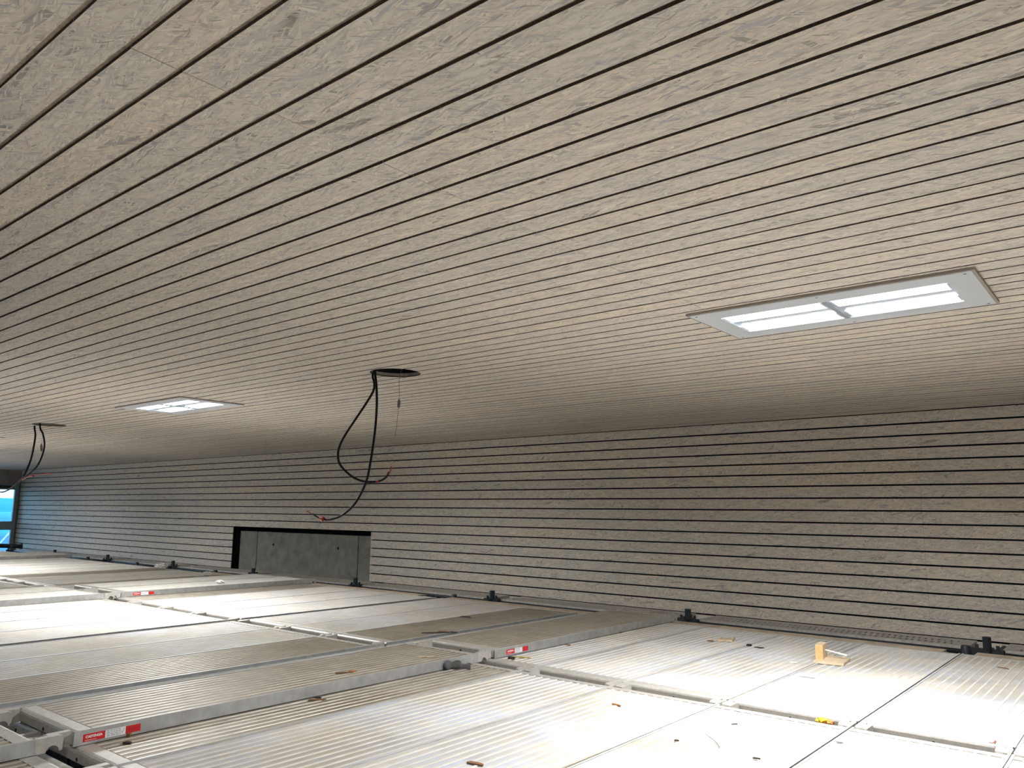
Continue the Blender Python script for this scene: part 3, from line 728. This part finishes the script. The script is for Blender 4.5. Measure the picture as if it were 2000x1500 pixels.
def rod(px0, py0, px1, py1, r, mat, name, label, cat, group=None, z=ZD):
    a, b = at_deck(px0, py0, z+r), at_deck(px1, py1, z+r); m = MB(); m.tube([a, b], r, 8); o = m.obj(name, mat); return tag(o, label, cat, group)
rod(1558, 1318, 1592, 1322, .006, WHITE, 'white_dowel', 'white plastic dowel lying left below the pine block', 'dowel')
# chewed offcut with notches
p = at_deck(1402, 1252); q_ = at_deck(1430, 1254)
uu = (q_-p); ang2 = math.atan2(uu.y, uu.x)
pr = empty('wood_offcut', (p.x, p.y, ZD), ang2); tag(pr, 'thin pale splintered wood offcut lying by the wall end of the decks', 'wood offcut')
m = MB(); l = uu.length; m.prism([(0, 0), (l*.3, .01), (l*.5, -.005), (l, .0), (l, .17), (l*.8, .16), (l*.55, .18), (l*.3, .165), (0, .18)], 'z', 0, .004); m.obj('splintered_board', plain('grey_wood', (.42, .36, .28), .8), pr)
m = MB(); m.box((0, -.004, 0), (l, .016, .014)); m.box((-.002, .0, 0), (.012, .17, .012)); m.box((l-.01, 0, 0), (l+.002, .16, .016))
m.prism([(l*.3, .02), (l*.45, .02), (l*.4, .07), (l*.33, .09)], 'z', .004, .012); m.prism([(l*.6, .02), (l*.85, .02), (l*.8, .09), (l*.72, .05)], 'z', .004, .013); m.obj('pale_edge', PALECH, pr)
# yellow foam bits in the joint
for j, (px_, py_, mat, lb, rr) in enumerate([(1607, 1408, YEL, 'yellow foam lump stuck in the joint between two decks', .022), (1619, 1410, ORCH, 'orange foam scrap beside the yellow one in the joint', .017)]):
    c = at_deck(px_, py_+1, ZD-.012); bm = bmesh.new(); bmesh.ops.create_icosphere(bm, subdivisions=2, radius=rr)
    for vv in bm.verts: vv.co *= 1 + random.uniform(-.22, .22); vv.co.z *= .8; vv.co.x *= 1.35
    me = bpy.data.meshes.new('foam'); bm.to_mesh(me); bm.free(); me.materials.append(mat)
    o = bpy.data.objects.new('foam_scrap', me); o.location = c; link(o); tag(o, lb, 'foam', None)
# swivel coupler by the raised deck
c = Vector((-3.475, 3.70, ZD)); r = empty('bolt_coupler', c); tag(r, 'small grey bolted coupler against the front raised deck', 'coupler')
m = MB(); m.tube([(.004, -.075, .028), (.022, -.075, .028)], .026, 14); o = m.obj('washer', BOLTM, r)
m = MB(); m.tube([(.01, -.03, .02), (.055, -.005, .026)], [.022, .022], 14); m.obj('clamp_half', BOLTM, r, smooth=False)
m = MB(); m.tube([(.03, .0, .014), (.085, .04, .014)], [.014, .014], 6); m.tube([(.072, .03, .014), (.090, .044, .014)], .020, 6); m.obj('bolt', BOLTM, r)
m = MB(); m.tube([(.018, -.02, .035), (.040, .0, .036)], .012, 10); m.obj('nut', DARKST, r)
# crumpled clear film
def film(px_, py_, s, label, z=ZD, mat=None):
    c = at_deck(px_, py_, z); bm = bmesh.new(); bmesh.ops.create_icosphere(bm, subdivisions=3, radius=s)
    rn = random.Random(int(px_))
    for vv in bm.verts: vv.co *= 1 + rn.uniform(-.35, .25); vv.co.z *= .42
    zmin = min(vv.co.z for vv in bm.verts)
    for vv in bm.verts: vv.co.z -= zmin
    me = bpy.data.meshes.new('film'); bm.to_mesh(me); bm.free(); me.materials.append(mat or FILM)
    o = bpy.data.objects.new('plastic_film', me); o.location = c; link(o); tag(o, label, 'plastic film')
mF, ntF, bF = newmat('clear_film'); bF.inputs['Base Color'].default_value = (.75, .74, .70, 1); bF.inputs['Roughness'].default_value = .3; bF.inputs['Alpha'].default_value = .45
FILM = mF
film(316, 1111, .10, 'crumpled clear plastic film lying by the wall at left')
film(405, 1125, .07, 'flat crumpled film scrap left of the concrete opening')
film(429, 1140, .05, 'white film scrap on the far decks before the opening', ZR, WHITESC)
# chips, slivers and scraps
def chip(px_, py_, L, W, ang, mat, label, z=ZD, h=.004, name='wood_chip', cat='wood chip', curl=0.0):
    c = at_deck(px_, py_, z); rn = random.Random(int(px_*7+py_))
    pts = [(-L/2, -W/2), (-L*.1, -W*rn.uniform(.4, .7)), (L/2, -W*rn.uniform(.15, .5)), (L*rn.uniform(.3, .5), W*.35), (0, W*rn.uniform(.4, .65)), (-L*.45, W*.4)]
    m = MB(); m.prism(pts, 'z', 0, h)
    if curl: m.v = [(a, b, cc + curl*(a/L)**2) for a, b, cc in m.v]
    o = m.obj(name, mat); o.location = (c.x, c.y, z); o.rotation_euler = (0, 0, ang); tag(o, label, cat)
chip(1205, 1377, .06, .012, -.2, ORCH, 'small red-orange chip in the middle of the near decks')
chip(930, 1492, .075, .020, .1, BROWNCH, 'brown wood chip at the bottom edge of the photo')
chip(672, 1314, .10, .022, .9, BROWNCH, 'rusty brown chip on the front raised deck', ZR)
chip(689, 1311, .05, .02, .9, ORCH, 'orange chip beside the rusty one on the front raised deck', ZR)
chip(850, 1236, .22, .03, .85, DARKW, 'long dark wood sliver left of the raised deck joint')
chip(868, 1234, .10, .03, .3, BROWNCH, 'brown splinter crossing the long dark sliver')
chip(887, 1235, .07, .03, .3, DARKW, 'small dark sliver right of the long dark one')
chip(910, 1205, .10, .05, .3, DARKW, 'dark crumb near the wall end of the middle decks')
chip(1483, 1265, .07, .02, .2, DARKW, 'dark sliver left of the pine block, near the wall')
chip(1464, 1261, .035, .03, 0, FELT, 'black round crumb left of the pine block', h=.01)
chip(1388, 1252, .05, .03, 0, BROWNCH, 'brown crumb left of the pale splintered offcut')
chip(1966-6, 1305, .07, .012, -.3, BROWNCH, 'thin brown splinter near the right edge')
chip(1021, 1284, .12, .03, .4, plain('yellow_leaf', (.50, .40, .12), .7), 'pale yellow flake below the right-hand red sticker', name='paint_flake', cat='flake')
chip(1000, 1287, .045, .03, .1, DARKW, 'dark lump below the right-hand red sticker', h=.014)
chip(250, 1437, .035, .022, .3, BROWNCH, 'brown crumb below the bottom left red sticker', h=.012)
chip(250, 1452, .035, .022, .3, DARKW, 'second dark crumb below the bottom left red sticker', h=.006)
chip(400-42, 1404-14, .10, .018, .8, BROWNCH, 'orange-brown splinter by the side of the front raised deck')
chip(620, 1367, .09, .02, .9, BROWNCH, 'brown splinter near the side of the raised deck, bottom centre')
chip(622, 1363, .04, .02, .3, DARKW, 'dark crumb beside the brown splinter, bottom centre')
chip(1550, 1294, .045, .03, .2, WHITESC, 'small white paper scrap left of the pine block', name='paper_scrap', cat='paper')
chip(1377, 1291, .03, .02, .2, WHITESC, 'tiny white scrap on the decks below the pale offcut', name='paper_scrap', cat='paper')
chip(1434, 1415, .03, .006, .9, DARKW, 'thin dark splinter right of centre near the bottom')
chip(1750-110, 1450, .03, .012, .2, GREYPR, 'small grey flake near the bottom right joint')
chip(1478, 1482, .03, .01, .2, DARKW, 'dark fleck at the bottom edge, right of centre')
chip(1322, 1447, .02, .012, .2, DARKW, 'dark fleck at the bottom, right of centre')
chip(835, 1283, .11, .02, .8, PALECH, 'pale brown splinter on the raised deck before the coupler', ZR)
chip(1212, 1236, .03, .02, 0, BROWNCH, 'brown crumb below the raised deck by the wall')
chip(1110, 1260, .04, .03, 0, BROWNCH, 'brown crumb on the decks right of the sticker')
# hair-thin wire offcut
pts = [at_deck(a, b, ZD+.002) for a, b in ((1378, 1433), (1388, 1441), (1399, 1450), (1406, 1460))]
m = MB(); m.tube(smooth_path(pts), .0012, 6); o = m.obj('wire_offcut', DARKST); tag(o, 'thin dark bent wire lying at bottom, right of centre', 'wire')
pts = [at_deck(a, b, ZD+.003) for a, b in ((1932, 1450), (1939, 1452), (1945, 1447))]
m = MB(); m.tube(pts, .002, 6); o = m.obj('red_string', REDCAB); tag(o, 'short red string on the deck at the bottom right corner', 'string')

# ------------------------------------------------------------------ outside the window: ground and hills with haze painted into their colour, a brace
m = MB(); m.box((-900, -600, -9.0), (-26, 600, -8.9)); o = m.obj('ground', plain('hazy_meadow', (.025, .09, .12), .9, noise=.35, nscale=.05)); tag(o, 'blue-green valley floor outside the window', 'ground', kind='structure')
def ridge(x, base, amp, seed, mat, label):
    rn = random.Random(seed); m = MB(); ys_ = [-400 + 20*i for i in range(41)]; ph = [rn.uniform(0, 6.28) for _ in range(4)]
    def hh(yv): return base + amp*(math.sin(yv*.011+ph[0]) + .5*math.sin(yv*.027+ph[1]) + .2*math.sin(yv*.08+ph[2]))
    n = len(ys_)
    for dx, f in ((60, 0), (30, .55), (0, 1), (-40, .8), (-120, 0)):
        for yv in ys_: m.v.append((x+dx, yv, -9 + (hh(yv)+9)*f))
    for a in range(4):
        for b in range(n-1): i = a*n+b; m.f.append((i, i+1, i+n+1, i+n)); m.m.append(0)
    o = m.obj('hill', mat, smooth=True); tag(o, label, 'hill')
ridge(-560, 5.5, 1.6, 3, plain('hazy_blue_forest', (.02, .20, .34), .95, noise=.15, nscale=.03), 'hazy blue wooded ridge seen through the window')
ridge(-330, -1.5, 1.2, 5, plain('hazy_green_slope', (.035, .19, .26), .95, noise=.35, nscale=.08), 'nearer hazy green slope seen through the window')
m = MB()
rn = random.Random(4)
m = MB(); a, b = onX(22, 1036, -25.2), onX(-14, 1076, -25.2); m.tube([a, b], .022, 8); o = m.obj('diagonal_brace', WHITEMET, smooth=True); tag(o, 'white diagonal brace outside the lower window pane', 'brace')

# ------------------------------------------------------------------ lift everything to camera height above the hall floor
for o in S.objects:
    if o.parent is None and o.type != 'CAMERA': o.location.z += ZC
